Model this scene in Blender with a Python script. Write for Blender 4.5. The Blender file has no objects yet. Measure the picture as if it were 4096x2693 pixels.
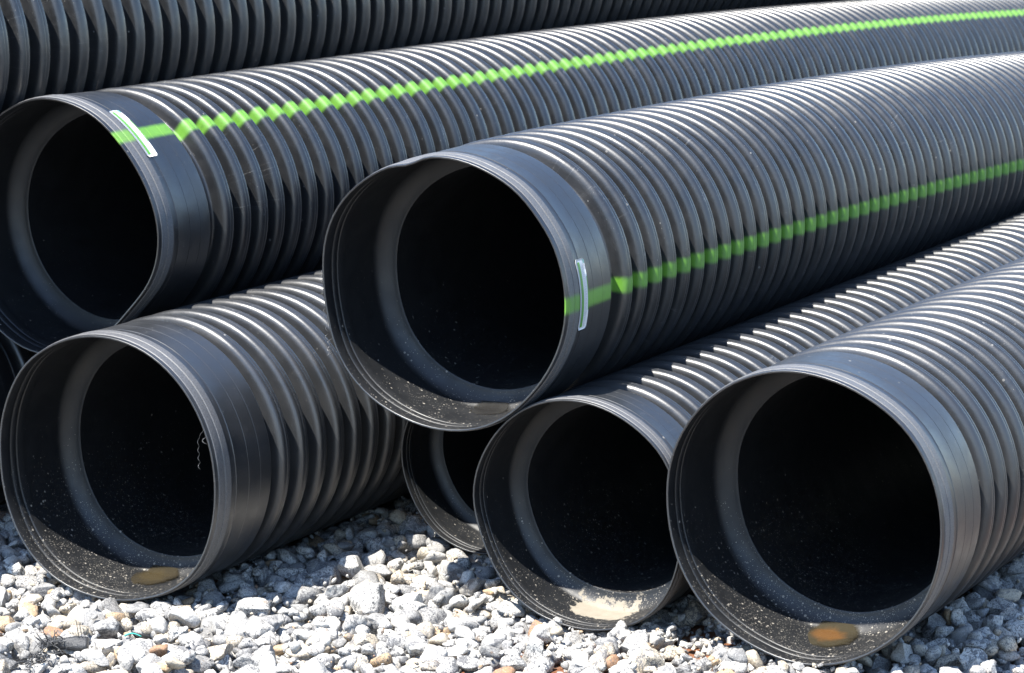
import bpy, math, random
import numpy as np

# ------------------------------------------------------------------ scale
# All dimensions below are written in "layout units"; SC turns them into metres
# (the three pipe sizes come out at 0.53, 0.44 and 0.37 m outside diameter).
SC = 0.735
rng = np.random.default_rng(11)
random.seed(11)
scene = bpy.context.scene
col = scene.collection

# ------------------------------------------------------------------ camera
CAM_H, CAM_PITCH, CAM_ROLL, CAM_F = 1.9795, 0.18048, -0.0265, 11065.2
_fw = np.array([0, math.cos(CAM_PITCH), -math.sin(CAM_PITCH)])
_up0 = np.array([0, math.sin(CAM_PITCH), math.cos(CAM_PITCH)])
_rt0 = np.array([1.0, 0, 0])
_rt = math.cos(CAM_ROLL) * _rt0 + math.sin(CAM_ROLL) * _up0
_up = -math.sin(CAM_ROLL) * _rt0 + math.cos(CAM_ROLL) * _up0
from mathutils import Matrix, Vector, Euler
cam_data = bpy.data.cameras.new("camera")
cam = bpy.data.objects.new("camera", cam_data)
col.objects.link(cam)
cam.matrix_world = Matrix((
    (_rt[0], _up[0], -_fw[0], 0.0),
    (_rt[1], _up[1], -_fw[1], 0.0),
    (_rt[2], _up[2], -_fw[2], CAM_H * SC),
    (0, 0, 0, 1)))
cam_data.sensor_width = 36.0
cam_data.sensor_fit = 'HORIZONTAL'
cam_data.lens = 36.0 * CAM_F / 4096.0
cam_data.clip_start = 0.05
cam_data.clip_end = 2000.0
cam_data.dof.use_dof = True
cam_data.dof.focus_distance = 7.0 * SC
cam_data.dof.aperture_fstop = 11.0
scene.camera = cam

# ------------------------------------------------------------------ light
SUN = Vector((-0.318, -0.247, 0.9156)).normalized()
world = bpy.data.worlds.new("World")
scene.world = world
world.use_nodes = True
wn = world.node_tree
for n in list(wn.nodes):
    wn.nodes.remove(n)
w_out = wn.nodes.new('ShaderNodeOutputWorld')
w_bg = wn.nodes.new('ShaderNodeBackground')
w_sky = wn.nodes.new('ShaderNodeTexSky')
w_sky.sky_type = 'NISHITA'
w_sky.sun_disc = False
w_sky.sun_elevation = math.asin(SUN.z)
w_sky.sun_rotation = math.atan2(SUN.x, SUN.y)
w_sky.altitude = 200.0
w_sky.air_density = 1.0
w_sky.dust_density = 0.25
w_sky.ozone_density = 3.0
w_bg.inputs['Strength'].default_value = 0.135
wn.links.new(w_sky.outputs[0], w_bg.inputs[0])
wn.links.new(w_bg.outputs[0], w_out.inputs[0])

sun_data = bpy.data.lights.new("sun", 'SUN')
sun_data.energy = 5.0
sun_data.angle = math.radians(0.53)
sun_data.color = (1.0, 0.955, 0.88)
sun = bpy.data.objects.new("sun", sun_data)
sun.rotation_euler = SUN.to_track_quat('Z', 'Y').to_euler()
sun.location = (0, 0, 8)
col.objects.link(sun)

scene.view_settings.view_transform = 'Standard'
scene.view_settings.look = 'None'
scene.view_settings.exposure = 1.5
scene.view_settings.gamma = 1.0
scene.view_settings.use_curve_mapping = False
scene.render.engine = 'CYCLES'
scene.cycles.max_bounces = 8
scene.cycles.use_denoising = True

# ------------------------------------------------------------------ helpers
def proj(P):
    """layout point(s) -> pixel of the 4096 px wide photograph (used to see which stones are in view)"""
    P = np.atleast_2d(P) - np.array([0, 0, CAM_H])
    z = P @ _fw
    return np.stack([2048 + CAM_F * (P @ _rt) / z, 1346.5 - CAM_F * (P @ _up) / z], -1)


def new_mesh(name, verts, faces, smooth=True, attrs=None, scale=SC):
    """verts (n,3), faces either an (m,4)/(m,3) array or a list of lists"""
    me = bpy.data.meshes.new(name)
    verts = np.asarray(verts, np.float32) * scale
    if isinstance(faces, np.ndarray):
        k = faces.shape[1]
        me.vertices.add(len(verts))
        me.vertices.foreach_set('co', verts.ravel())
        me.loops.add(faces.size)
        me.loops.foreach_set('vertex_index', faces.astype(np.int32).ravel())
        me.polygons.add(len(faces))
        me.polygons.foreach_set('loop_start', np.arange(0, faces.size, k, dtype=np.int32))
        me.polygons.foreach_set('loop_total', np.full(len(faces), k, np.int32))
        me.update(calc_edges=True)
    else:
        me.from_pydata([tuple(v) for v in verts], [], [list(f) for f in faces])
    if attrs:
        for an, (typ, arr) in attrs.items():
            a = me.attributes.new(an, typ, 'POINT')
            arr = np.asarray(arr, np.float32)
            a.data.foreach_set('vector' if typ == 'FLOAT_VECTOR' else 'value', arr.ravel())
    me.polygons.foreach_set('use_smooth', np.full(len(me.polygons), smooth, bool))
    me.validate()
    return me


def link(name, me, mat=None, parent=None):
    o = bpy.data.objects.new(name, me)
    col.objects.link(o)
    if mat is not None and me is not None and len(me.materials) == 0:
        me.materials.append(mat)
    if parent is not None:
        o.parent = parent
    return o


def tag(o, label=None, cat=None, group=None, kind=None):
    if label: o['label'] = label
    if cat: o['category'] = cat
    if group: o['group'] = group
    if kind: o['kind'] = kind
    return o


class NT:
    """tiny node-tree helper"""
    def __init__(self, name):
        self.m = bpy.data.materials.new(name)
        self.m.use_nodes = True
        self.t = self.m.node_tree
        for n in list(self.t.nodes):
            self.t.nodes.remove(n)
        self.out = self.t.nodes.new('ShaderNodeOutputMaterial')
        self.bsdf = self.t.nodes.new('ShaderNodeBsdfPrincipled')
        self.t.links.new(self.bsdf.outputs[0], self.out.inputs[0])

    def n(self, typ, **kw):
        nd = self.t.nodes.new(typ)
        for k, v in kw.items():
            setattr(nd, k, v)
        return nd

    def l(self, a, b):
        self.t.links.new(a, b)

    def val(self, sock, v):
        if hasattr(v, 'is_output') or isinstance(v, bpy.types.NodeSocket):
            self.l(v, sock)
        else:
            sock.default_value = v

    def math(self, op, a, b=0.0, c=0.0, clamp=False):
        nd = self.n('ShaderNodeMath', operation=op, use_clamp=clamp)
        self.val(nd.inputs[0], a); self.val(nd.inputs[1], b); self.val(nd.inputs[2], c)
        return nd.outputs[0]

    def mapr(self, v, a, b, c=0.0, d=1.0, smooth=True):
        nd = self.n('ShaderNodeMapRange', interpolation_type='SMOOTHSTEP' if smooth else 'LINEAR')
        self.val(nd.inputs['Value'], v)
        for i, x in zip(('From Min', 'From Max', 'To Min', 'To Max'), (a, b, c, d)):
            self.val(nd.inputs[i], x)
        return nd.outputs[0]

    def noise(self, vec, scale, detail=2.0, rough=0.5, dist=0.0):
        nd = self.n('ShaderNodeTexNoise')
        if vec is not None: self.l(vec, nd.inputs['Vector'])
        nd.inputs['Scale'].default_value = scale
        nd.inputs['Detail'].default_value = detail
        nd.inputs['Roughness'].default_value = rough
        nd.inputs['Distortion'].default_value = dist
        return nd.outputs[0]

    def voro(self, vec, scale, rnd=1.0):
        nd = self.n('ShaderNodeTexVoronoi')
        self.l(vec, nd.inputs['Vector'])
        nd.inputs['Scale'].default_value = scale
        nd.inputs['Randomness'].default_value = rnd
        return nd.outputs['Distance'], nd.outputs['Color']

    def mix(self, f, a, b):
        nd = self.n('ShaderNodeMix', data_type='RGBA')
        self.val(nd.inputs[0], f)
        for s, v in ((nd.inputs[6], a), (nd.inputs[7], b)):
            if isinstance(v, tuple):
                s.default_value = (*v, 1.0)
            else:
                self.l(v, s)
        return nd.outputs[2]

    def bump(self, h, strength, dist, normal=None):
        nd = self.n('ShaderNodeBump')
        nd.inputs['Strength'].default_value = strength
        nd.inputs['Distance'].default_value = dist
        self.l(h, nd.inputs['Height'])
        if normal is not None: self.l(normal, nd.inputs['Normal'])
        return nd.outputs[0]

    def sep(self, vec):
        nd = self.n('ShaderNodeSeparateXYZ'); self.l(vec, nd.inputs[0]); return nd.outputs

    def comb(self, x, y, z):
        nd = self.n('ShaderNodeCombineXYZ')
        for s, v in zip(nd.inputs, (x, y, z)): self.val(s, v)
        return nd.outputs[0]


# ------------------------------------------------------------------ plastic
def plastic(name, stripe=None, speck=0.0, speck_all=0.02, mud=None, seed=0.0, inside=False, ax=1.0, CREST=0.3618, chalk=0.0):
    """weathered black polyethylene; the paint stripe, dust and mud spots are colour on the surface"""
    T = NT(name)
    at = T.n('ShaderNodeAttribute', attribute_name='pc')       # x, axial distance, z of the unbent pipe
    pc = at.outputs['Vector']
    off = T.n('ShaderNodeVectorMath', operation='ADD')
    T.l(pc, off.inputs[0]); off.inputs[1].default_value = (seed * 3.1, seed * 1.7, seed * 2.3)
    v = off.outputs[0]
    x, y, z = T.sep(pc)
    # broad weathering and dust
    wear = T.noise(v, 5.0, 5.0, 0.6)
    fine = T.noise(v, 60.0, 3.0, 0.6)
    dust = T.math('MULTIPLY', T.mapr(wear, 0.42, 0.75), T.mapr(fine, 0.35, 0.75), clamp=True)
    ground_ = tuple(b + chalk * c for b, c in zip(PLASTIC_BASE, (1.0, 1.03, 1.08)))
    base = T.mix(T.math('MULTIPLY', dust, 0.15 if inside else 0.40), ground_, tuple(0.032 + chalk for _ in range(3)))
    # rubbed streaks round the pipe
    sv = T.comb(T.math('MULTIPLY', x, 3.0), T.math('MULTIPLY', y, 220.0), T.math('MULTIPLY', z, 3.0))
    streak = T.noise(sv, 1.0, 3.0, 0.7)
    base = T.mix(T.mapr(streak, 0.64, 0.80, 0.0, 0.30), base, (0.045, 0.045, 0.045))
    rough = T.mapr(T.noise(v, 14.0, 4.0, 0.6), 0.3, 0.7, ROUGH - 0.05 + (0.10 if inside else 0.0), ROUGH + 0.07 + (0.10 if inside else 0.0))
    # specks of dried mud
    def dots(scale, rmin, rmax, keep):
        # stretch slightly along the pipe
        vv = T.n('ShaderNodeVectorMath', operation='ADD'); T.l(v, vv.inputs[0])
        vv.inputs[1].default_value = (scale, 0.3 * scale, 0)
        d, c = T.voro(vv.outputs[0], scale)
        r, g, b = T.sep(c)
        rad = T.math('MULTIPLY_ADD', T.math('POWER', r, 3.0), rmax - rmin, rmin)
        inside_ = T.math('LESS_THAN', T.math('ADD', d, T.math('MULTIPLY', T.math('SUBTRACT', fine, 0.5), 0.12)), rad)
        present = T.math('LESS_THAN', g, keep)
        return T.math('MULTIPLY', inside_, present)
    if not inside:
        an = T.math('ARCTAN2', z, x)
        sc = T.noise(T.comb(T.math('MULTIPLY', an, 9.0), T.math('MULTIPLY', y, 1.6), seed), 1.0, 2.0, 0.5, 0.4)
        line = T.mapr(T.math('ABSOLUTE', T.math('SUBTRACT', sc, 0.5)), 0.0035, 0.0, 0.0, 1.0)
        few = T.mapr(T.noise(v, 3.2, 2.0), 0.53, 0.62)
        base = T.mix(T.math('MULTIPLY', T.math('MULTIPLY', line, few), T.mapr(fine, 0.35, 0.6, 0.1, 0.7)), base, (0.11, 0.11, 0.11))
        # scuffs on the crests, where pipes have rubbed against each other
        rad = T.math('SQRT', T.math('ADD', T.math('MULTIPLY', x, x), T.math('MULTIPLY', z, z)))
        top = T.mapr(rad, CREST - 0.0022, CREST - 0.0006)
        scuff = T.math('MULTIPLY', T.mapr(T.noise(v, 7.5, 4.0, 0.65), 0.60, 0.70), T.mapr(T.noise(v, 150.0, 3.0, 0.7), 0.50, 0.62))
        scuff = T.math('MULTIPLY', scuff, top)
        base = T.mix(T.math('MULTIPLY', scuff, 0.65), base, (0.13, 0.13, 0.128))
    if inside:
        low = T.mapr(z, 0.10, -0.34, 0.03, 1.0, smooth=False)
        low = T.math('POWER', low, 2.3)
        patch = T.mapr(T.noise(v, 9.0, 3.0, 0.6), 0.30, 0.62, 0.25, 1.3)
        keep = T.math('MULTIPLY', T.math('MULTIPLY', T.math('MULTIPLY', low, patch), speck), T.mapr(y, 0.28, 1.3, 1.0, 0.25))
    else:
        keep = T.math('MULTIPLY', T.mapr(wear, 0.4, 0.7, 0.3, 1.5), speck_all)
    m1 = dots(95.0, 0.05, 0.34, T.math('MULTIPLY', keep, 0.8))
    m2 = dots(270.0, 0.12, 0.36, T.math('MULTIPLY', keep, 1.0))
    spots = T.math('MAXIMUM', m1, m2)
    tan = T.mix(fine, (0.16, 0.145, 0.12), (0.34, 0.31, 0.265)) if inside else T.mix(fine, (0.09, 0.088, 0.083), (0.19, 0.185, 0.175))
    base = T.mix(T.math('MULTIPLY', spots, 0.85), base, tan)
    matte = spots
    if mud:
        # dried mud sheet on the bottom of the socket: axial range t0..t1, half width hw, centre u0
        t0, t1, u0, hw = mud
        edge = T.math('MULTIPLY', T.math('SUBTRACT', T.noise(v, 30.0, 6.0, 0.7), 0.5), 1.7)
        fu = T.math('SUBTRACT', 1.0, T.math('ABSOLUTE', T.math('DIVIDE', T.math('SUBTRACT', x, u0), hw)))
        tc, th = (t0 + t1) / 2, (t1 - t0) / 2
        ft = T.math('SUBTRACT', 1.0, T.math('ABSOLUTE', T.math('DIVIDE', T.math('SUBTRACT', y, tc), th)))
        f = T.math('ADD', T.math('MULTIPLY', T.math('MINIMUM', fu, ft), 1.0), edge)
        below = T.mapr(z, -0.20, -0.24)
        mk = T.math('MULTIPLY', T.mapr(f, 0.10, 0.22), below)
        mcol = T.mix(T.noise(v, 40.0, 4.0, 0.6), (0.19, 0.165, 0.125), (0.31, 0.275, 0.22))
        base = T.mix(T.math('MULTIPLY', mk, 0.9), base, mcol)
        matte = T.math('MAXIMUM', matte, mk)
    if stripe:
        a0, a1 = math.radians(stripe[0]), math.radians(stripe[1])
        ang = T.math('ARCTAN2', z, x)
        wob = T.math('MULTIPLY', T.math('SUBTRACT', T.noise(v, 26.0, 4.0, 0.65), 0.5), 0.022)
        ang = T.math('ADD', ang, wob)
        s = T.math('MULTIPLY', T.mapr(ang, a0 - 0.024, a0 + 0.020), T.mapr(ang, a1 + 0.024, a1 - 0.020))
        thin = T.mapr(T.noise(v, 45.0, 4.0, 0.7), 0.25, 0.50, 0.74, 1.0)
        s = T.math('MULTIPLY', s, thin)
        green = T.mix(T.noise(v, 12.0, 2.0), (0.085, 0.240, 0.011), (0.112, 0.285, 0.018))
        base = T.mix(s, base, green)
        rough = T.math('ADD', rough, T.math('MULTIPLY', s, 0.12))
    rough = T.math('ADD', rough, T.math('MULTIPLY', matte, 0.3), clamp=True)
    T.l(base, T.bsdf.inputs['Base Color'])
    T.l(rough, T.bsdf.inputs['Roughness'])
    T.bsdf.inputs['IOR'].default_value = 1.54
    T.bsdf.inputs['Specular IOR Level'].default_value = 0.50 if inside else 0.85
    peel = T.noise(v, 190.0, 3.0, 0.6)
    if not inside:                                   # the two gasket bands at the mouth have a coarse cast texture
        band = T.math('MULTIPLY', T.mapr(y, .0125 * ax, .0145 * ax), T.mapr(y, .069 * ax, .066 * ax))
        grain = T.noise(v, 330.0, 4.0, 0.7)
        peel = T.math('ADD', peel, T.math('MULTIPLY', T.math('MULTIPLY', grain, band), 2.6))
        rough = T.math('ADD', rough, T.math('MULTIPLY', band, 0.20))
        T.l(T.mix(T.math('MULTIPLY', band, T.mapr(grain, 0.30, 0.70, 0.35, 1.0)), base, (0.105, 0.105, 0.108) if not stripe else T.mix(T.math('MULTIPLY', s, 0.8), (0.105, 0.105, 0.108), green)), T.bsdf.inputs['Base Color'])
        T.l(rough, T.bsdf.inputs['Roughness'])
    big = T.noise(v, 22.0, 2.0, 0.5)
    nb = T.bump(peel, PEEL, 0.0012 * SC)
    nb = T.bump(big, 0.15, 0.003 * SC, nb)
    T.l(nb, T.bsdf.inputs['Normal'])
    return T.m


PLASTIC_BASE = (0.0080, 0.0088, 0.0102)
ROUGH = 0.395
PEEL = 0.22

# ------------------------------------------------------------------ pipes
RB = 0.36                                   # reference bell radius of the large pipes
PITCH = 0.0899
# inner and outer profile of the socket, from the bore lip to the rim and back along the outside (axial, radius)
BELL_IN = [(.300, .3000), (.2852, .3000), (.2842, .3008), (.2840, .3020), (0.2833, 0.3034), (0.2829, 0.3072), (0.2817, 0.3124), (0.2798, 0.3181), (0.2772, 0.3239), (0.2741, 0.3296), (0.2704, 0.3350), (0.2663, 0.3399), (0.2620, 0.3442), (0.2576, 0.3476), (0.2533, 0.3501), (0.2494, 0.3517), (.2450, .3523), (.2400, .3524), (.218, .3524), (.205, .3525), (.160, .3527),
           (.120, .3527), (.112, .3526), (.105, .3521), (.099, .3512), (.092, .3506), (.085, .3506), (.077, .3512), (.0705, .3524), (.0690, .3536), (.0676, .3560), (.0660, .3560), (.0648, .3536),
           (.0635, .3524), (.0585, .3510), (.0530, .3504), (.0475, .3510), (.0435, .3524), (.0422, .3536), (.0412, .3560), (.0398, .3560), (.0386, .3536), (.0374, .3524),
           (.0310, .3510), (.0220, .3504), (.0130, .3508), (.0060, .3516), (.0015, .3522)]
BELL_OUT = [(.0000, .3530), (.0000, .3566), (.0010, .3576), (.0060, .3582), (.0125, .3584), (.0140, .3590), (.0150, .3604), (.0372, .3612),
            (.0388, .3608), (.0398, .3588), (.0406, .3580), (.0424, .3580), (.0432, .3590), (.0444, .3608), (.0645, .3616), (.0668, .3612),
            (.0685, .3594), (.0720, .3589), (.0890, .3588), (.0905, .3590), (.0915, .3603), (.0930, .3603), (.0940, .3590), (.0955, .3587),
            (.1480, .3586), (.1488, .3577), (.1500, .3577), (.1508, .3586), (.2010, .3586), (.2017, .3579), (.2027, .3579), (.2034, .3586),
            (.2470, .3586), (.2500, .3584), (.2515, .3576), (.2520, .3562), (.2525, .3555)]


def deform_fn(table, dents):
    """radial bulge (layout units) round the mouth from angle:millimetre pairs, smoothed, fading into the pipe"""
    if not table and not dents:
        return None
    g = np.arange(-180, 180, 1.0)
    if table:
        a = np.array(sorted(table)); x = a[:, 0]; y = a[:, 1] / 1000.0
        v = np.interp(g, np.r_[x - 360, x, x + 360], np.r_[y, y, y])
        k = np.exp(-(np.arange(-24, 25) / 8.0) ** 2); k /= k.sum()
        v = np.convolve(np.r_[v[-24:], v, v[:24]], k, 'valid')
    else:
        v = np.zeros_like(g)
    def f(th, t):
        d = np.degrees((th + np.pi) % (2 * np.pi) - np.pi)
        base = np.interp(d, np.r_[g, 180.0], np.r_[v, v[0]]) * np.exp(-(np.maximum(t, 0) / 0.30) ** 2)
        for (c, w, amp, tau) in dents:
            e = (d - c + 180) % 360 - 180
            base = base + amp * np.exp(-(e / w) ** 2) * np.exp(-(np.maximum(t, 0) / tau) ** 2)
        return base
    return f


def tighten(pr, d=0.0008, ang=24.0):
    """holding rings beside every sharp corner of a profile, so that smooth shading keeps flats flat"""
    P = [np.array(p, float) for p in pr]
    out = [P[0]]
    for i in range(1, len(P) - 1):
        a, b = P[i] - P[i - 1], P[i + 1] - P[i]
        la, lb = np.linalg.norm(a), np.linalg.norm(b)
        if la < 1e-9 or lb < 1e-9:
            continue
        if math.degrees(math.acos(max(-1, min(1, a @ b / la / lb)))) > ang:
            if la > 3 * d: out.append(P[i] - a / la * d)
            out.append(P[i])
            if lb > 3 * d: out.append(P[i] + b / lb * d)
        else:
            out.append(P[i])
    out.append(P[-1])
    return [tuple(p) for p in out]


def lathe(profile, segs, R, bend, dfn):
    """revolve (axial, radius) pairs about local +Y; returns verts, quads, undeformed coordinates"""
    pr = np.array(profile, float)
    th = np.linspace(0, 2 * np.pi, segs, endpoint=False)
    t = pr[:, 0][:, None] * np.ones(segs)[None]
    r = pr[:, 1][:, None] * np.ones(segs)[None]
    thg = np.ones(len(pr))[:, None] * th[None]
    rr = r + (dfn(thg, t) if dfn is not None else 0.0)
    bz, bl = bend
    X = rr * np.cos(thg) + bl * t * t
    Z = rr * np.sin(thg) + bz * t * t
    V = np.stack([X, t, Z], -1).reshape(-1, 3)
    U = np.stack([r * np.cos(thg), t, r * np.sin(thg)], -1).reshape(-1, 3)
    n = len(pr)
    i = np.arange(n - 1)[:, None]; j = np.arange(segs)[None]
    j2 = (j + 1) % segs
    F = np.stack([i * segs + j, (i + 1) * segs + j, (i + 1) * segs + j2, i * segs + j2], -1).reshape(-1, 4)
    return V, F, U


def rib_profile(full, first=False):
    """one corrugation, relative to the crest centre: (axial, radius below the crest); flat crest, steep flanks, open valley"""
    e = PITCH / 2 - 1e-5
    if full:
        side = [(.0080, -.0002), (.0120, -.0012), (.0155, -.0034), (.0182, -.0066), (.0202, -.0108), (.0214, -.0158), (.0222, -.0220), (.0237, -.0390),
                (.0247, -.0432), (.0270, -.0460), (.0305, -.0470), (e - .004, -.0471)]
        crest = [(-.0062, 0.0), (-.0030, -.0001), (-.0020, -.0014), (-.0008, -.0014), (.0004, -.0001), (.0060, 0.0)]     # with the fine moulding groove
    else:
        side = [(.0115, -.0009), (.0172, -.0050), (.0208, -.0130), (.0224, -.0240), (.0238, -.0400), (.0270, -.0460), (e - .004, -.0471)]
        crest = [(0.0, 0.0)]
    left = [(-x, z) for x, z in side[::-1]]
    if first:                                       # the first corrugation has a fuller front shoulder
        left = [(-.036, -.0471), (-.0310, -.0462), (-.0282, -.0432), (-.0270, -.0390), (-.0252, -.0230), (-.0240, -.0150), (-.0218, -.0090), (-.0188, -.0046), (-.0150, -.0018), (-.0100, -.0003)]
    return left + crest + side


FULL, LITE, FIRST = rib_profile(True), rib_profile(False), rib_profile(True, True)
pipes = {}


def pipe(key, C, psi, R, te, label, length=8.3, bend=(0, 0), table=None, dents=(), stripe=None, speck=0.3,
         mud=None, segs=82, ax=1.0, t_full=1.8, chalk=0.0):
    """C: centre of the mouth, psi: heading of the axis, te: axial place of the back shoulder of the first corrugation"""
    k = R / RB
    root = bpy.data.objects.new('corrugated_pipe', None)
    root.empty_display_size = 0.2
    col.objects.link(root)
    root.location = (C[0] * SC, C[1] * SC, (C[2] - R) * SC)
    root.rotation_euler = (0, 0, -psi)
    tag(root, label, 'pipe', 'black corrugated drainage pipes in the stack')
    dfn = deform_fn(table, dents)
    def put(name, prof, mat, sg=segs, parent=root):
        V, F, U = lathe(prof, sg, R, bend, dfn)
        V = V + np.array([0, 0, R])
        me = new_mesh(name, V, F, True, {'pc': ('FLOAT_VECTOR', U)})
        return link(name, me, mat, parent)
    seed = len(pipes) + 1.0
    m_out = plastic('plastic_outside_' + key, stripe=stripe, speck_all=0.035, seed=seed, ax=ax, CREST=R * 1.005, chalk=chalk)
    m_in = plastic('plastic_inside_' + key, speck=speck, mud=mud, seed=seed + 20, inside=True)
    # socket wall, inside then outside (one skin 4 mm thick); two materials split at the rim
    pin = tighten([(t * ax, r * k) for t, r in BELL_IN])
    prof = pin + tighten([(t * ax, r * k) for t, r in BELL_OUT], 0.0006)
    V, F, U = lathe(prof, segs, R, bend, dfn)
    V = V + np.array([0, 0, R])
    me = new_mesh('bell', V, F, True, {'pc': ('FLOAT_VECTOR', U)})
    me.materials.append(m_out); me.materials.append(m_in)
    idx = np.zeros(len(F), np.int32); idx[: (len(pin) - 1) * segs] = 1
    me.polygons.foreach_set('material_index', idx)
    link('bell', me, None, root)
    # corrugated wall
    xc = te - 0.021
    cr = R * 1.005
    t1 = 0.2525 * ax
    # the skin follows the inner shoulder down into the first valley
    prof = [(t1, .3555 * k)] + [(t * ax, r * k) for t, r in ((0.2563, 0.3549), (0.2606, 0.3524), (0.2650, 0.3490), (0.2693, 0.3447), (0.2734, 0.3398), (0.2771, 0.3344), (0.2802, 0.3287), (0.2828, 0.3229), (0.2847, 0.3172), (0.2859, 0.3120), (0.2863, 0.3082), (.2878, .3150))]
    for p in FIRST:
        if xc + p[0] > .2885 * ax: prof.append((xc + p[0], cr + p[1] * k))
    t = xc + PITCH
    while t < length - PITCH:
        for p in (FULL if t < t_full else LITE): prof.append((t + p[0], cr + p[1] * k))
        t += PITCH
    prof.append((length, cr - .046 * k)); prof.append((length, .300 * k))
    put('corrugated_wall', prof, m_out)
    # smooth inner liner
    ts = np.linspace(.300 * ax, length - .002, 24)
    put('liner', [(t, .3000 * k) for t in ts], m_in, segs)
    pipes[key] = dict(root=root, C=np.array(C, float), psi=psi, R=R, bend=bend, L=length, dfn=dfn, ax=ax)
    return root


def surf(key, th_deg, t, lift=0.0, r=None):
    """local point on the outside of a socket"""
    p = pipes[key]; th = math.radians(th_deg); k = p['R'] / RB
    if r is None:
        tt = np.array([a for a, b in BELL_OUT]); rr = np.array([b for a, b in BELL_OUT])
        r = np.interp(t / p['ax'], tt, rr) * k
        r += (float(p['dfn'](np.array([th]), np.array([t]))[0]) if p['dfn'] else 0)
    r += lift
    bz, bl = p['bend']
    return np.array([r * math.cos(th) + bl * t * t, t, p['R'] + r * math.sin(th) + bz * t * t])


pipe('middle', (-0.1804, 6.9306, 0.8287), 0.5065, 0.36, 0.383,
     'middle pipe with green stripe and white sticker on the right side of its socket',
     bend=(-0.0060, -0.0041), stripe=(-4.5, 1.5), speck=0.4, chalk=0.003,
     table=[(-169, -8), (-152, 3), (-138, 5), (-126, 2), (-110, -4), (-95, -3), (-82, -2), (-69, 0), (-58, -2), (-45, -6), (-30, -2), (-20, 2), (-10, 5),
            (1, 5), (14, 3), (25, 4), (35, -3), (49, 0), (65, -6), (80, -5), (116, -6), (134, 5), (149, 11), (164, 5), (173, -4)],
     dents=((104, 7, -0.012, 0.05),))
pipe('upper', (-1.2740, 7.6227, 0.9234), 0.4977, 0.36, 0.378,
     'upper left pipe with green stripe and white sticker across the top of its socket',
     bend=(-0.0032, 0.0002), stripe=(44.6, 50.6), speck=0.14,
     table=[(-124, 1), (-114, 6), (-102, 4), (-85, -6), (-70, -18), (-52, -28), (-39, -29), (-28, -14), (-19, 0), (-10, 6), (-3, 9), (6, 9), (16, 3), (28, -2), (39, -4), (51, 0),
            (61, 7), (92, 12), (100, 8), (109, 1), (116, -5), (150, 0)])
pipe('left', (-1.0757, 7.0602, 0.3619), 0.5071, 0.36, 0.345,
     'bottom left pipe on pale gravel, tan puddle inside and plastic curl at the rim',
     bend=(-0.0020, 0.0), speck=1.3, chalk=0.010,
     table=[(-177, -12), (-169, -7), (-159, -4), (-147, 3), (-135, 7), (-118, 4), (-100, -6), (-73, -8), (-60, 2), (-45, 8), (-37, 7), (-29, 3), (-19, -1), (-8, -5), (3, -6),
            (13, -4), (23, -3), (35, 0), (47, 2), (61, 4), (103, 2), (120, 2), (132, 6), (146, -1)])
pipe('right', (0.6684, 6.3536, 0.3639), 0.5221, 0.36, 0.350,
     'large bottom right pipe, nearest to the camera, with an orange puddle in its socket',
     speck=1.3, chalk=0.009,
     table=[(-169, 2), (-157, 0), (-145, -3), (-132, -2), (-119, -5), (-109, -5), (-97, 0), (-88, 3), (-74, 1), (-59, -1), (-42, -1), (0, -1),
            (20, 1), (42, 2), (52, -3), (63, -6), (73, -6), (85, -5), (92, -1), (115, 1), (149, 2), (179, 2)],
     dents=((-173, 22, -0.0085, 1.6),))
pipe('medium', (0.1516, 6.7541, 0.2844), 0.5170, 0.3006, 0.262,
     'bottom middle pipe beside the orange puddle pipe, dried tan mud in its socket',
     speck=1.3, chalk=0.006, mud=(0.080, 0.200, -0.01, 0.092), ax=0.705,
     table=[(-180, 4), (-168, -5), (-151, -6), (-136, -2), (-122, -1), (-110, -3), (-99, -4), (-83, -2), (-68, 3), (-56, 8), (-45, 9), (-35, 5), (-15, -6), (7, -8), (24, -4), (36, 1), (41, -1),
            (52, -4), (64, -5), (75, -4), (96, -1), (121, 3), (134, 3), (149, 3), (161, 6), (173, 7)])
pipe('small', (-0.1045, 7.4805, 0.2496), 0.5041, 0.2495, 0.215,
     'smallest pipe, half hidden in shade below the striped middle pipe',
     speck=0.7, ax=0.585, length=4.6, bend=(-0.004, 0.0), segs=80, t_full=1.0,
     table=[(-175, -2), (-157, -6), (-140, -3), (-124, 2), (-112, 0), (-102, 2), (-85, 1), (0, 0), (156, 2), (172, 1)])
_a3 = np.array([math.sin(.5071), math.cos(.5071), 0]); _u3 = np.array([math.cos(.5071), -math.sin(.5071), 0])
_c7 = np.array([-1.0757, 7.0602, 0.360]) - 1.06 * _u3 + 0.27 * _a3
pipe('edge', tuple(_c7), 0.5071, 0.36, 0.36,
     'pipe at the left picture edge, only a dark sliver showing behind the bottom left pipe',
     speck=0.3, segs=64, t_full=0.4)
_a0 = np.array([math.sin(.5213), math.cos(.5213), 0])
_c0 = np.array([-1.4565, 8.3981, 1.412]) - (0.4917 + 14 * 0.08945 + 0.33) * _a0
pipe('back', tuple(_c0), 0.5213, 0.36, 0.33,
     'rearmost pipe at the top of the picture, only its shaded ribs showing',
     speck=0.2, length=8.9)

# ------------------------------------------------------------------ stickers
def flat_mat(name, colr, rough=0.45, spec=0.5):
    T = NT(name)
    g = T.n('ShaderNodeNewGeometry')
    n = T.noise(g.outputs['Position'], 90.0, 3.0, 0.6)
    T.l(T.mix(T.math('MULTIPLY', n, 0.25), colr, tuple(c * 0.8 for c in colr)), T.bsdf.inputs['Base Color'])
    T.bsdf.inputs['Roughness'].default_value = rough
    T.bsdf.inputs['Specular IOR Level'].default_value = spec
    return T.m


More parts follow.
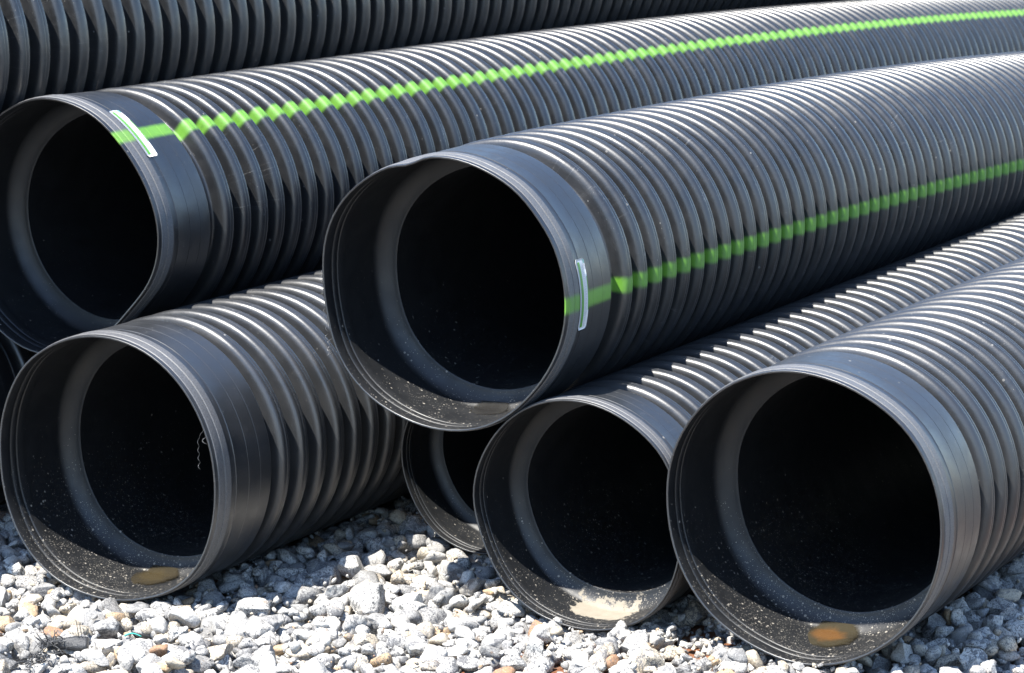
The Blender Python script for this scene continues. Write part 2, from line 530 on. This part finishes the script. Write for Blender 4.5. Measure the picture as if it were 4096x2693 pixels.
M_PAPER = flat_mat('sticker_paper', (0.62, 0.63, 0.64), 0.35)
M_GREEN = flat_mat('sticker_green', (0.085, 0.31, 0.02), 0.4)
M_INK = flat_mat('sticker_ink', (0.26, 0.27, 0.30), 0.5)
M_TEAL = flat_mat('sticker_teal', (0.14, 0.34, 0.30), 0.4)


def patch(key, polys, lift):
    """polygons given as lists of (theta_deg, t) strips -> curved verts/faces on the socket"""
    V, F = [], []
    for (th0, th1, t0, t1, slant) in polys:
        n = max(2, int(abs(th1 - th0) / 1.6) + 1)
        b = len(V)
        for i in range(n):
            th = th0 + (th1 - th0) * i / (n - 1)
            for t in (t0, t1):
                V.append(surf(key, th, t + slant * i / (n - 1), lift))
        for i in range(n - 1):
            F.append([b + 2 * i, b + 2 * i + 1, b + 2 * i + 3, b + 2 * i + 2])
    return V, F


def sticker(key, th0, th1, t0, t1, seed):
    """white label wrapped round the socket; text runs round the pipe, first line nearest the pipe body"""
    root = pipes[key]['root']
    rs = random.Random(seed)
    # paper with rounded corners and 0.4 mm thickness
    n, rad_t = 30, 0.006
    R = pipes[key]['R']; rad_th = math.degrees(rad_t / R)
    V, F = [], []
    for lift in (0.0012, 0.0022):
        for i in range(n):
            th = th0 + (th1 - th0) * i / (n - 1)
            e = min(abs(th - th0), abs(th - th1)) / rad_th
            ins = 0.0 if e >= 1 else rad_t * (1 - math.sqrt(max(0.0, 1 - (1 - e) ** 2)))
            for m in range(5):
                t = t0 + ins + (t1 - t0 - 2 * ins) * m / 4
                V.append(surf(key, th, t, lift))
    L = 5 * n
    for i in range(n - 1):
        for m in range(4):
            a = i * 5 + m
            F.append([L + a, L + a + 1, L + a + 6, L + a + 5])
    edge = [i * 5 for i in range(n)] + [(n - 1) * 5 + m for m in range(1, 5)] + [i * 5 + 4 for i in range(n - 2, -1, -1)] + [m for m in (3, 2, 1)]
    for a, b in zip(edge, edge[1:] + edge[:1]):
        F.append([a, b, L + b, L + a])
    st = link('sticker', new_mesh('sticker', np.array(V), F, True), M_PAPER, root)
    st['label'] = 'white sticker with green bars and small print'
    w = t1 - t0
    span = th1 - th0
    X = lambda f: t0 + w * f                # 0 at the rim side, 1 at the pipe side
    Y = lambda f: th0 + span * f            # 0 at the upper end, 1 at the lower end
    v, f = patch(key, [(Y(.045), Y(.955), X(.16), X(.40), 0.0), (Y(.26), Y(.73), X(.90), X(.965), 0.0)], 0.0030)
    link('green_bar', new_mesh('green_bar', np.array(v), f, False), M_GREEN, st)
    # small print: words as short inked dashes in rows
    rows = []
    for line, (a, b) in ((.08, (.28, .86)), (.255, (.07, .90)), (.305, (.07, .90)), (.47, (.05, .92)), (.545, (.07, .95)), (.62, (.10, .95)), (.69, (.10, .88)), (.76, (.22, .80))):
        y = a
        while y < b:
            ln = rs.uniform(.008, .034)
            rows.append((Y(y), Y(min(b, y + ln)), X(line - .008), X(line + .008), 0.0))
            y += ln + rs.uniform(.006, .012)
    v, f = patch(key, rows, 0.0034)
    link('print', new_mesh('print', np.array(v), f, False), M_INK, st)
    v, f = patch(key, [(Y(.02), Y(.075), X(.80), X(.955), 0.0)], 0.0032)
    link('logo_block', new_mesh('logo_block', np.array(v), f, False), M_TEAL, st)
    # letters A D S, tops towards the pipe body, reading down the sticker
    font = bpy.data.curves.new('letters', 'FONT')
    font.body = 'ADS'
    font.size = 1.0
    font.resolution_u = 2
    tmp = bpy.data.objects.new('letters', font)
    col.objects.link(tmp)
    dg = bpy.context.evaluated_depsgraph_get()
    me0 = bpy.data.meshes.new_from_object(tmp.evaluated_get(dg))
    bpy.data.objects.remove(tmp)
    co = np.array([vv.co[:] for vv in me0.vertices]); fa = [list(p.vertices) for p in me0.polygons]
    wx = co[:, 0].max() or 1.0; hx = co[:, 1].max() or 1.0
    vv = [surf(key, Y(.075 + .085 * x / wx), X(.72 + .22 * y / hx), 0.0033) for x, y, _ in co]
    link('lettering', new_mesh('lettering', np.array(vv), fa, False), M_INK, st)


sticker('middle', 15.2, -13.35, 0.0715, 0.1165, 3)
sticker('upper', 63.3, 34.9, 0.0705, 0.1165, 4)

# ------------------------------------------------------------------ puddles in the sockets
def water_mat(name, c0, c1, center):
    T = NT(name)
    tc = T.n('ShaderNodeTexCoord')
    v = tc.outputs['Object']
    n = T.noise(v, 26.0, 4.0, 0.6, 0.6)
    d = T.n('ShaderNodeVectorMath', operation='DISTANCE'); T.l(v, d.inputs[0]); d.inputs[1].default_value = center
    f = T.mapr(T.math('ADD', T.math('MULTIPLY', d.outputs['Value'], 20.0), T.math('MULTIPLY', n, 0.9)), 0.75, 1.25)
    T.l(T.mix(f, c0, c1), T.bsdf.inputs['Base Color'])
    T.bsdf.inputs['Roughness'].default_value = 0.06
    T.bsdf.inputs['IOR'].default_value = 1.33
    ed = T.n('ShaderNodeAttribute', attribute_name='edge').outputs['Fac']
    T.l(T.mapr(T.math('ADD', ed, T.math('MULTIPLY', T.math('SUBTRACT', n, 0.5), 1.3)), 0.05, 0.70, 0.0, 0.88), T.bsdf.inputs['Alpha'])
    return T.m


def puddle(key, label, t0, t1, depth, c0, c1, u_shift=0.0):
    """water wedge lying against the shoulder of the socket; level surface with a real edge on the curved wall"""
    p = pipes[key]; k = p['R'] / RB; ax = p['ax']
    tin = np.array([a * ax for a, b in BELL_IN][::-1]); rin = np.array([b * k for a, b in BELL_IN][::-1])
    rs = random.Random(hash(key) % 97)
    root = p['root']
    top, n, m = [], 26, 13
    rowsL = []
    for i in range(n):
        s = i / (n - 1)
        t = t0 + (t1 - t0) * s
        bot = -math.pi / 2
        r = float(np.interp(t, tin, rin)) + (float(p['dfn'](np.array([bot]), np.array([t]))[0]) if p['dfn'] else 0)
        h = max(1e-5, depth * (1 - (1 - s) ** 2.2))
        hw = math.sqrt(max(1e-8, 2 * r * h - h * h)) * (0.92 + 0.16 * math.sin(3.1 * s + 1.0) * rs.uniform(.4, 1)) * (1.0 if s < .85 else 1 - 1.2 * (s - .85))
        zl = p['R'] - r + h * 0.98
        rowsL.append([(u_shift + hw * (2 * q / (m - 1) - 1), t, zl) for q in range(m)])
    V = [v for row in rowsL for v in row]
    nb = len(V)
    V += [(x, t, z - 0.0015) for (x, t, z) in V]
    F = []
    for i in range(n - 1):
        for q in range(m - 1):
            a = i * m + q
            F.append([a, a + 1, a + m + 1, a + m])
            F.append([nb + a, nb + a + m, nb + a + m + 1, nb + a + 1])
    rim_ = [i * m for i in range(n)] + [(n - 1) * m + q for q in range(1, m)] + [i * m + m - 1 for i in range(n - 2, -1, -1)] + list(range(m - 2, 0, -1))
    for a, b in zip(rim_, rim_[1:] + rim_[:1]):
        F.append([a, nb + a, nb + b, b])
    ed = np.array([min(1.0, min(i, n - 1 - i + 5) / 7.0) * min(1.0, min(q, m - 1 - q) / 3.0) for i in range(n) for q in range(m)] * 2)
    me = new_mesh('muddy_puddle', np.array(V), F, True, {'edge': ('FLOAT', ed)})
    me.polygons.foreach_set('use_smooth', np.zeros(len(me.polygons), bool))
    cx = np.mean([v[0] for v in V]) * SC; cy = (t0 + 0.62 * (t1 - t0)) * SC
    o = link('muddy_puddle', me, water_mat('puddle_water_' + key, c0, c1, (cx, cy, V[n * m // 2][2] * SC)))
    o.matrix_world = Matrix.Translation(root.location) @ Euler(root.rotation_euler).to_matrix().to_4x4()
    tag(o, label, 'puddle', 'puddles in the pipe sockets')
    return o


puddle('right', 'orange brown puddle in the socket of the largest right pipe', 0.125, 0.268, 0.0115, (0.110, 0.055, 0.020), (0.040, 0.034, 0.022), -0.018)
puddle('left', 'olive tan puddle in the socket of the bottom left pipe', 0.140, 0.268, 0.0095, (0.050, 0.039, 0.021), (0.035, 0.029, 0.019), -0.02)
puddle('middle', 'dark wet puddle in the socket of the striped middle pipe', 0.185, 0.268, 0.0070, (0.022, 0.021, 0.02), (0.03, 0.029, 0.027), 0.0)

# ------------------------------------------------------------------ tubes: shavings, fibres
def tube(points, rad, sides=4):
    P = np.array(points, float); n = len(P)
    r = np.broadcast_to(np.asarray(rad, float), (n,))
    V, F = [], []
    ref = np.array([0.3, 0.2, 0.93])
    for i in range(n):
        d = P[min(i + 1, n - 1)] - P[max(i - 1, 0)]; d /= np.linalg.norm(d) + 1e-12
        a = np.cross(d, ref); a /= np.linalg.norm(a) + 1e-12; b = np.cross(d, a)
        for s in range(sides):
            q = 2 * math.pi * s / sides
            V.append(P[i] + r[i] * (math.cos(q) * a + math.sin(q) * b))
    for i in range(n - 1):
        for s in range(sides):
            F.append([i * sides + s, i * sides + (s + 1) % sides, (i + 1) * sides + (s + 1) % sides, (i + 1) * sides + s])
    F.append(list(range(sides))[::-1]); F.append([(n - 1) * sides + s for s in range(sides)])
    return V, F


def merge(parts):
    V, F = [], []
    for v, f in parts:
        b = len(V); V += list(v); F += [[i + b for i in q] for q in f]
    return np.array(V), F


T_ = NT('shaving_plastic')
T_.bsdf.inputs['Base Color'].default_value = (0.22, 0.22, 0.22, 1)
T_.bsdf.inputs['Roughness'].default_value = 0.25
_g = T_.n('ShaderNodeNewGeometry')
T_.l(T_.mix(T_.noise(_g.outputs['Position'], 120.0), (0.03, 0.03, 0.032), (0.13, 0.13, 0.13)), T_.bsdf.inputs['Base Color'])
M_SHAVE = T_.m


def shaving(key, th, t, length, turns, amp, rad=0.0011, inward=0.0, lean=(0, 0)):
    """curled strip hanging from the mouth rim"""
    p = pipes[key]
    P0 = surf(key, th, t, -0.003)
    pts = []
    n = int(14 * turns) + 8
    for i in range(n):
        s = i / (n - 1); q = 2 * math.pi * turns * s
        a = amp * (0.35 + s)
        pts.append(P0 + np.array([lean[0] * s + a * math.cos(q) - inward * min(1, 4 * s), lean[1] * s + a * math.sin(q), -length * s]))
    me = merge([tube(pts, rad)])
    return link('plastic_shaving', new_mesh('plastic_shaving', me[0], me[1], True), M_SHAVE, p['root'])


shaving('left', 23, 0.0, 0.105, 5.0, 0.0024, inward=0.018, rad=0.0005)
shaving('left', 20, 0.0, 0.022, 1.2, 0.0050, inward=0.006, rad=0.0008)
for th_, ln_ in ((178, .06), (-174, .05), (-168, .07), (172, .04)):
    shaving('middle', th_, 0.001, ln_, 3.0, 0.0035, inward=0.004, rad=0.0006)
shaving('middle', -158, 0.001, 0.05, 2.5, 0.006, inward=0.012, rad=0.0009)

# ------------------------------------------------------------------ stone materials
def stone_mat(name, from_attr):
    T = NT(name)
    geo = T.n('ShaderNodeNewGeometry')
    if from_attr:
        rnd = T.n('ShaderNodeAttribute', attribute_name='stone_rnd').outputs['Fac']
    else:
        rnd = T.n('ShaderNodeObjectInfo').outputs['Random']
    r2 = T.math('FRACT', T.math('MULTIPLY', rnd, 37.7))
    r3 = T.math('FRACT', T.math('MULTIPLY', rnd, 91.3))
    off = T.n('ShaderNodeVectorMath', operation='ADD')
    T.l(geo.outputs['Position'], off.inputs[0])
    T.l(T.comb(T.math('MULTIPLY', rnd, 53.0), T.math('MULTIPLY', r2, 31.0), T.math('MULTIPLY', r3, 17.0)), off.inputs[1])
    rot = T.n('ShaderNodeVectorRotate', rotation_type='EULER_XYZ')
    T.l(off.outputs[0], rot.inputs['Vector'])
    T.l(T.comb(T.math('MULTIPLY', r2, 6.28), T.math('MULTIPLY', r3, 6.28), T.math('MULTIPLY', rnd, 6.28)), rot.inputs['Rotation'])
    v = rot.outputs[0]
    ramp = T.n('ShaderNodeValToRGB')
    cr = ramp.color_ramp
    cr.interpolation = 'CONSTANT'
    stops = [(0.0, (0.40, 0.388, 0.362)), (0.17, (0.47, 0.455, 0.422)), (0.37, (0.31, 0.303, 0.29)), (0.50, (0.53, 0.510, 0.470)), (0.64, (0.46, 0.398, 0.305)),
             (0.78, (0.24, 0.235, 0.225)), (0.89, (0.57, 0.548, 0.50)), (0.953, (0.43, 0.30, 0.175)), (0.985, (0.31, 0.175, 0.095))]
    cr.elements[0].position = 0.0; cr.elements[0].color = (*stops[0][1], 1)
    cr.elements[1].position = stops[1][0]; cr.elements[1].color = (*stops[1][1], 1)
    for p_, c_ in stops[2:]:
        e = cr.elements.new(p_); e.color = (*c_, 1)
    T.l(rnd, ramp.inputs[0])
    base = ramp.outputs[0]
    # foliation of the gneiss: bands stretched in one direction
    vx, vy, vz = T.sep(v)
    sv = T.comb(T.math('MULTIPLY', vx, 40.0), T.math('MULTIPLY', vy, 40.0), T.math('MULTIPLY', vz, 170.0))
    fol = T.noise(sv, 1.0, 5.0, 0.65, 0.8)
    blotch = T.noise(v, 42.0, 3.0, 0.6)
    amt = T.mapr(r2, 0.1, 0.9, 0.15, 0.85)
    dark = T.math('MULTIPLY', T.mapr(T.math('ADD', fol, T.math('MULTIPLY', T.math('SUBTRACT', blotch, 0.5), 0.7)), 0.52, 0.60), amt)
    base = T.mix(dark, base, (0.115, 0.115, 0.12))
    sp = T.noise(v, 420.0, 3.0, 0.7)
    sp2 = T.noise(v, 210.0, 3.0, 0.7)
    pep = T.mapr(r3, 0.0, 1.0, 0.35, 1.0)
    base = T.mix(T.math('MULTIPLY', T.mapr(sp2, 0.51, 0.58, 0.0, 0.85), pep), base, (0.09, 0.09, 0.095))
    base = T.mix(T.math('MULTIPLY', T.mapr(sp, 0.52, 0.60, 0.0, 0.8), pep), base, (0.075, 0.075, 0.08))
    base = T.mix(T.mapr(sp, 0.40, 0.34, 0.0, 0.5), base, (0.55, 0.54, 0.52))
    rust = T.math('MULTIPLY', T.mapr(T.noise(v, 30.0, 4.0, 0.6), 0.60, 0.74), T.mapr(r3, 0.55, 0.95, 0.0, 0.8))
    base = T.mix(rust, base, (0.30, 0.18, 0.09))
    T.l(base, T.bsdf.inputs['Base Color'])
    T.bsdf.inputs['Roughness'].default_value = 0.82
    T.bsdf.inputs['Specular IOR Level'].default_value = 0.3
    nb = T.bump(T.noise(v, 120.0, 5.0, 0.65), 0.55, 0.004)
    nb = T.bump(sp, 0.35, 0.0015, nb)
    T.l(nb, T.bsdf.inputs['Normal'])
    return T.m


M_STONE = stone_mat('gneiss_stone', False)
M_GRAVEL = stone_mat('gneiss_gravel', True)


def ico(sub):
    import bmesh
    bm = bmesh.new()
    bmesh.ops.create_icosphere(bm, subdivisions=sub, radius=1.0)
    V = np.array([v.co[:] for v in bm.verts]); F = np.array([[v.index for v in f.verts] for f in bm.faces])
    bm.free()
    return V, F


def rock(seed, sub):
    """angular crushed stone: sphere cut by random planes and lightly roughened"""
    r = np.random.default_rng(seed)
    V, F = ico(sub)
    V = V.copy()
    for _ in range(11):
        n = r.normal(size=3); n /= np.linalg.norm(n)
        d = r.uniform(0.42, 0.78)
        h = V @ n - d
        V -= np.where(h > 0, h, 0)[:, None] * n[None] * 0.985
    # lumps and pits in three sizes
    for fr, am, cnt in ((2.6, 0.024, 4), (6.0, 0.012, 6), (13.0, 0.008, 8)):
        for _ in range(cnt):
            k = r.normal(size=3) * fr; ph = r.uniform(0, 6.28)
            V *= (1 + am * np.sin(V @ k + ph))[:, None]
    V *= np.array([1.0, r.uniform(.66, .95), r.uniform(.5, .78)])
    V /= np.abs(V).max()
    return V, F


NV = 16
ROCK_HI = [rock(100 + i, 4) for i in range(NV)]
ROCK_MD = [rock(100 + i, 3) for i in range(NV)]
ROCK_LO = [rock(100 + i, 2) for i in range(NV)]
ROCK_XS = [rock(100 + i, 1) for i in range(NV)]

# ------------------------------------------------------------------ ground sheet
def ground_mat():
    T = NT('stony_red_soil')
    geo = T.n('ShaderNodeNewGeometry')
    v = geo.outputs['Position']
    a = T.noise(v, 2.3, 5.0, 0.6)
    b = T.noise(v, 38.0, 6.0, 0.7)
    c = T.noise(v, 300.0, 4.0, 0.7)
    soil = T.mix(b, (0.15, 0.064, 0.032), (0.27, 0.115, 0.056))
    gd = T.n('ShaderNodeVectorMath', operation='DISTANCE'); T.l(v, gd.inputs[0]); gd.inputs[1].default_value = (-0.45, 5.0, 0.0)
    bed = T.mapr(gd.outputs['Value'], 0.7, 2.2, 1.0, 0.0)          # pale stone dust under the gravel bed
    grit = T.mix(bed, T.mix(c, (0.06, 0.055, 0.05), (0.22, 0.20, 0.18)), T.mix(c, (0.17, 0.165, 0.155), (0.48, 0.465, 0.44)))
    x, y, z = T.sep(v)
    # the right-hand side of the yard is clayey, the left is mostly stone dust
    cd = T.n('ShaderNodeVectorMath', operation='DISTANCE'); T.l(v, cd.inputs[0]); cd.inputs[1].default_value = (0.55, 4.95, 0.0)
    side = T.mapr(cd.outputs['Value'], 0.25, 1.7, 0.10, -0.20)
    f = T.mapr(T.math('ADD', T.math('ADD', a, side), T.math('MULTIPLY', T.math('SUBTRACT', b, 0.5), 0.8)), 0.42, 0.56)
    base = T.mix(f, grit, soil)
    base = T.mix(T.mapr(c, 0.60, 0.68, 0.0, 0.7), base, T.mix(bed, (0.24, 0.225, 0.205), (0.46, 0.44, 0.41)))
    T.l(base, T.bsdf.inputs['Base Color'])
    T.bsdf.inputs['Roughness'].default_value = 0.95
    T.bsdf.inputs['Specular IOR Level'].default_value = 0.2
    nb = T.bump(c, 0.8, 0.006)
    nb = T.bump(b, 0.6, 0.02, nb)
    T.l(nb, T.bsdf.inputs['Normal'])
    return T.m


def axis_coords(lo, hi, step, far):
    c = list(np.arange(lo, hi + 1e-6, step))
    g, s = hi, step
    while g < far:
        s *= 1.45; g += s; c.append(g)
    g, s = lo, step
    while g > -far:
        s *= 1.45; g -= s; c.insert(0, g)
    return np.array(c)


def ground_z(x, y):
    """gentle unevenness of the yard (layout units)"""
    h = 0.010 * np.sin(2.1 * x + 1.3 * y) + 0.008 * np.sin(3.7 * x - 2.9 * y + 1.0) + 0.005 * np.sin(9.0 * x + 7.0 * y) + 0.004 * np.sin(17.0 * x - 13.0 * y + .5)
    return -0.045 + h * np.exp(-((x / 12.0) ** 2 + ((y - 8) / 14.0) ** 2))


gx = axis_coords(-3.0, 3.4, 0.05, 900.0); gy = axis_coords(5.0, 11.0, 0.05, 900.0)
GX, GY = np.meshgrid(gx, gy, indexing='ij')
GZ = ground_z(GX, GY)
nx, ny = len(gx), len(gy)
ii, jj = np.meshgrid(np.arange(nx - 1), np.arange(ny - 1), indexing='ij')
GF = np.stack([ii * ny + jj, (ii + 1) * ny + jj, (ii + 1) * ny + jj + 1, ii * ny + jj + 1], -1).reshape(-1, 4)
ground = link('ground', new_mesh('ground', np.stack([GX, GY, GZ], -1).reshape(-1, 3), GF, True), ground_mat())
tag(ground, kind='structure')

# ------------------------------------------------------------------ crushed stone
PIPE_AX = []
for k_, p_ in pipes.items():
    PIPE_AX.append((p_['C'], np.array([math.sin(p_['psi']), math.cos(p_['psi']), 0]), p_['R'], p_['L']))


def pipe_clear(P, rad):
    """smallest gap between a stone centre (minus its radius) and the pipe shells; also tells whether a pipe lies right above"""
    gap, cover = 9.0, False
    for C, a, R, L in PIPE_AX:
        e = P - C; t = e @ a
        if t < -rad or t > L: continue
        q = e - t * a
        d = math.hypot(q[0] * a[1] - q[1] * a[0], q[2]) if False else math.sqrt(max(0, q @ q))
        gap = min(gap, d - R - rad)
        lat = math.hypot(q[0], q[1])
        if C[2] < R * 1.3 and lat < R * 0.20 and t > 0.14: cover = True
    return gap, cover


CELL = 0.012
HX0, HY0, HX1, HY1 = -2.6, 5.3, 3.0, 10.6
hgx = np.arange(HX0, HX1, CELL); hgy = np.arange(HY0, HY1, CELL)
HM = ground_z(*np.meshgrid(hgx, hgy, indexing='ij'))


def settle(x, y, rx, rz, bury):
    """rest a stone on the height map, then raise the map under it"""
    i0, i1 = int((x - rx - HX0) / CELL), int((x + rx - HX0) / CELL) + 1
    j0, j1 = int((y - rx - HY0) / CELL), int((y + rx - HY0) / CELL) + 1
    if i0 < 0 or j0 < 0 or i1 >= len(hgx) or j1 >= len(hgy): return None
    sub = HM[i0:i1, j0:j1]
    X, Y = np.meshgrid(hgx[i0:i1] - x, hgy[j0:j1] - y, indexing='ij')
    q = (X * X + Y * Y) / (rx * rx)
    m = q < 1
    if not m.any(): return None
    base = np.percentile(sub[m], 45)
    zc = base + rz * bury
    return zc, (i0, i1, j0, j1, q, m)


def commit(tok, zc, rz):
    i0, i1, j0, j1, q, m = tok
    top = zc + rz * np.sqrt(np.clip(1 - q, 0, 1)) * 0.9
    sub = HM[i0:i1, j0:j1]
    sub[m] = np.maximum(sub[m], top[m])


def clay_zone(x, y):
    """0 on the stone bed, 1 where the red clay with fine grit shows through"""
    a = math.exp(-(((x - 0.42) / 0.34) ** 2 + ((y - 6.62) / 0.17) ** 2))
    b = 0.22 * math.exp(-(((x - 1.75) / 0.55) ** 2 + ((y - 7.6) / 0.75) ** 2))
    return min(1.0, a + b)


stones = []
BIGROCKS = [(-1.045, 6.845, 0.088), (1.10, 6.52, 0.075), (-1.225, 6.70, 0.058), (1.02, 6.66, 0.06), (0.93, 6.72, 0.05), (1.20, 6.75, 0.055)]
N_TRY = 21000
for it in range(N_TRY + len(BIGROCKS)):
    if it < len(BIGROCKS):
        x, y, r = BIGROCKS[it]
    else:
        x, y = rng.uniform(-2.1, 2.5), rng.uniform(5.75, 9.9)
        u_ = rng.random()
        r = 0.0165 + 0.033 * u_ ** 1.55 + (0.018 * rng.random() if rng.random() < 0.10 else 0)
        cz = clay_zone(x, y)
        if cz > 0.25:
            if rng.random() < cz * 0.92: r *= rng.uniform(0.22, 0.5)
    px = proj([x, y, 0.0])[0]
    inside_view = (-520 < px[0] < 4700) and (1500 < px[1] < 3050)
    if not inside_view:
        continue
    core = (-120 < px[0] < 4200) and (1500 < px[1] < 2790)
    if not core and rng.random() < 0.45:
        continue
    g0, cov = pipe_clear(np.array([x, y, 0.01]), 0)
    if cov:
        continue
    rz = r * 0.62
    tk = settle(x, y, r * 0.92, rz, rng.uniform(0.15, 0.60))
    if tk is None: continue
    zc, tok = tk
    if zc > 0.012 + 0.010 * rng.random():
        continue
    P = np.array([x, y, zc])
    gap, _ = pipe_clear(P, r * 0.80)
    if gap < 0.0:
        zc += gap - 0.002
        if zc < -0.085: continue
        P[2] = zc
        if pipe_clear(P, r * 0.78)[0] < -0.003: continue
    commit(tok, zc, rz)
    stones.append((x, y, zc, r, rng.integers(NV), rng.uniform(-.45, .45), rng.uniform(-.45, .45), rng.uniform(0, 6.283), core, px[0], px[1], rng.random()))

# the 300 that show largest become stones of their own; the rest is one bed of gravel
def shown(s):
    x, y, zc, r = s[:4]
    if not (-30 < s[9] < 4126 and s[10] < 2720): return 0.0
    i, j = int((x - HX0) / CELL), int((y - HY0) / CELL)
    buried = max(0.0, HM[i, j] - (zc + r * .62 * .9))
    return r / y * max(0.1, 1 - buried / (0.6 * r))


order = sorted(range(len(stones)), key=lambda k: -shown(stones[k]))
single = set(order[:300])
hi_mesh = [new_mesh('stone', V, F, True, scale=1.0) for V, F in ROCK_HI]
for m_ in hi_mesh: m_.materials.append(M_STONE)
gv, gf, ga, base_i = [], [], [], 0
for k, s in enumerate(stones):
    x, y, zc, r, vi, ra, rb_, rc, core, px, py, rnd = s
    if k in single:
        o = link('stone', hi_mesh[vi], None, ground)
        o.location = (x * SC, y * SC, zc * SC)
        o.rotation_euler = (ra, rb_, rc)
        o.scale = (r * SC,) * 3
    else:
        V, F = (ROCK_MD if (core and r > 0.052) else ROCK_LO if core and r > 0.014 else ROCK_XS)[vi]
        M = np.array(Euler((ra, rb_, rc)).to_matrix())
        gv.append((V * r) @ M.T + np.array([x, y, zc]))
        gf.append(F + base_i); base_i += len(V)
        ga.append(np.full(len(V), rnd))
# fine chips between the stones
n_chip = 0
for it in range(16000):
    x, y = rng.uniform(-1.6, 1.9), rng.uniform(6.05, 8.6)
    cz = clay_zone(x, y)
    if rng.random() > 0.38 + 0.9 * cz: continue
    px = proj([x, y, 0.0])[0]
    if not (-200 < px[0] < 4300 and 1600 < px[1] < 2800): continue
    if pipe_clear(np.array([x, y, 0.0]), 0)[1]: continue
    r = 0.0035 + 0.011 * rng.random() ** 1.8
    i, j = int((x - HX0) / CELL), int((y - HY0) / CELL)
    zc = HM[i, j] + r * 0.2
    if zc > 0.02 or pipe_clear(np.array([x, y, zc]), r * .7)[0] < 0: continue
    V, F = ROCK_XS[rng.integers(NV)]
    M = np.array(Euler((rng.uniform(-1, 1), rng.uniform(-1, 1), rng.uniform(0, 6.28))).to_matrix())
    gv.append((V * r) @ M.T + np.array([x, y, zc])); gf.append(F + base_i); base_i += len(V)
    ga.append(np.full(len(V), rng.random()))
gme = new_mesh('gravel', np.concatenate(gv), np.concatenate(gf), True, {'stone_rnd': ('FLOAT', np.concatenate(ga))})
gravel = link('gravel', gme, M_GRAVEL, ground)
tag(gravel, 'bed of smaller pale crushed stones and chips', kind='stuff')
print('stones', len(stones), 'gravel tris', len(gme.polygons))

# ------------------------------------------------------------------ scrap of black woven fabric, teal thread
T_ = NT('black_fabric')
_g = T_.n('ShaderNodeNewGeometry')
_w = T_.noise(_g.outputs['Position'], 260.0, 3.0, 0.6)
T_.l(T_.mix(_w, (0.012, 0.012, 0.014), (0.055, 0.057, 0.06)), T_.bsdf.inputs['Base Color'])
T_.bsdf.inputs['Roughness'].default_value = 0.5
T_.l(T_.bump(_w, 0.8, 0.003), T_.bsdf.inputs['Normal'])
M_FAB = T_.m
scrap = bpy.data.objects.new('fabric_scrap', None)
col.objects.link(scrap)
SX, SY, SZ = -1.125, 6.610, 0.022
scrap.location = (SX * SC, SY * SC, SZ * SC)
tag(scrap, 'frayed scrap of black woven plastic fabric with loose fibres on the gravel', 'fabric scrap')
rr_ = random.Random(5)
# rolled piece: crumpled tube with open torn end
V, F = [], []
nL, nS = 16, 14
for i in range(nL):
    s = i / (nL - 1)
    for q in range(nS):
        a = 2 * math.pi * q / nS
        rad = 0.021 * (0.75 + 0.35 * s) * (1 + 0.16 * math.sin(3 * a + 5 * s) + rr_.uniform(-.07, .07))
        V.append(np.array([-0.045 + 0.10 * s, 0.010 * math.sin(4 * s) + rad * math.cos(a), 0.75 * rad * math.sin(a) + 0.006]))
for i in range(nL - 1):
    for q in range(nS):
        F.append([i * nS + q, i * nS + (q + 1) % nS, (i + 1) * nS + (q + 1) % nS, (i + 1) * nS + q])
F.append(list(range(nS))[::-1]); F.append([(nL - 1) * nS + q for q in range(nS)])
link('roll', new_mesh('roll', np.array(V), F, True), M_FAB, scrap)
parts = []
for i in range(80):
    big = i < 50
    st = np.array([rr_.uniform(-.055, -.02), rr_.uniform(-.02, .01), .010]) if big else np.array([rr_.uniform(-.085, -.03), rr_.uniform(-.15, -.085), .004])
    n_ = 18; ln = rr_.uniform(.025, .075); step = ln / n_
    az, el = rr_.uniform(0, 6.28), rr_.uniform(-.2, .8)
    ca, ce = rr_.uniform(-.5, .5), rr_.uniform(-.22, .10)
    p_ = st.copy(); pts = [p_.copy()]
    for q_ in range(n_ - 1):
        az += ca + rr_.uniform(-.25, .25); el = max(-.6, min(1.0, el + ce * .5))
        p_ = p_ + step * np.array([math.cos(az) * math.cos(el), math.sin(az) * math.cos(el), math.sin(el)])
        p_[2] = max(p_[2], -.004); pts.append(p_.copy())
    parts.append(tube(pts, np.linspace(.0019, .0009, n_), 4))
for k_ in range(3):
    s0 = np.array([.035 + .008 * k_, -.005, .012])
    parts.append(tube([s0 + np.array([-.006 * s, .004 * s, .055 * s - .01 * s * s * k_]) for s in np.linspace(0, 1, 7)], .0009, 4))
v_, f_ = merge(parts)
fib = link('fibres', new_mesh('fibres', v_, f_, True), M_FAB, scrap)
fib['kind'] = 'stuff'

T_ = NT('teal_thread')
_g = T_.n('ShaderNodeNewGeometry')
T_.l(T_.mix(T_.noise(_g.outputs['Position'], 90.0), (0.02, 0.26, 0.22), (0.05, 0.42, 0.36)), T_.bsdf.inputs['Base Color'])
v_, f_ = merge([tube([np.array([-.02 + .042 * s, .006 * math.sin(3 * s), .004 * math.sin(4 * s)]) for s in np.linspace(0, 1, 9)], np.linspace(.0026, .0012, 9), 5)])
thr = link('teal_strip', new_mesh('teal_strip', v_, f_, True), T_.m)
thr.location = (-0.965 * SC, 6.652 * SC, 0.034 * SC)
tag(thr, 'tiny strip of teal plastic lying on the pale gravel', 'plastic strip')
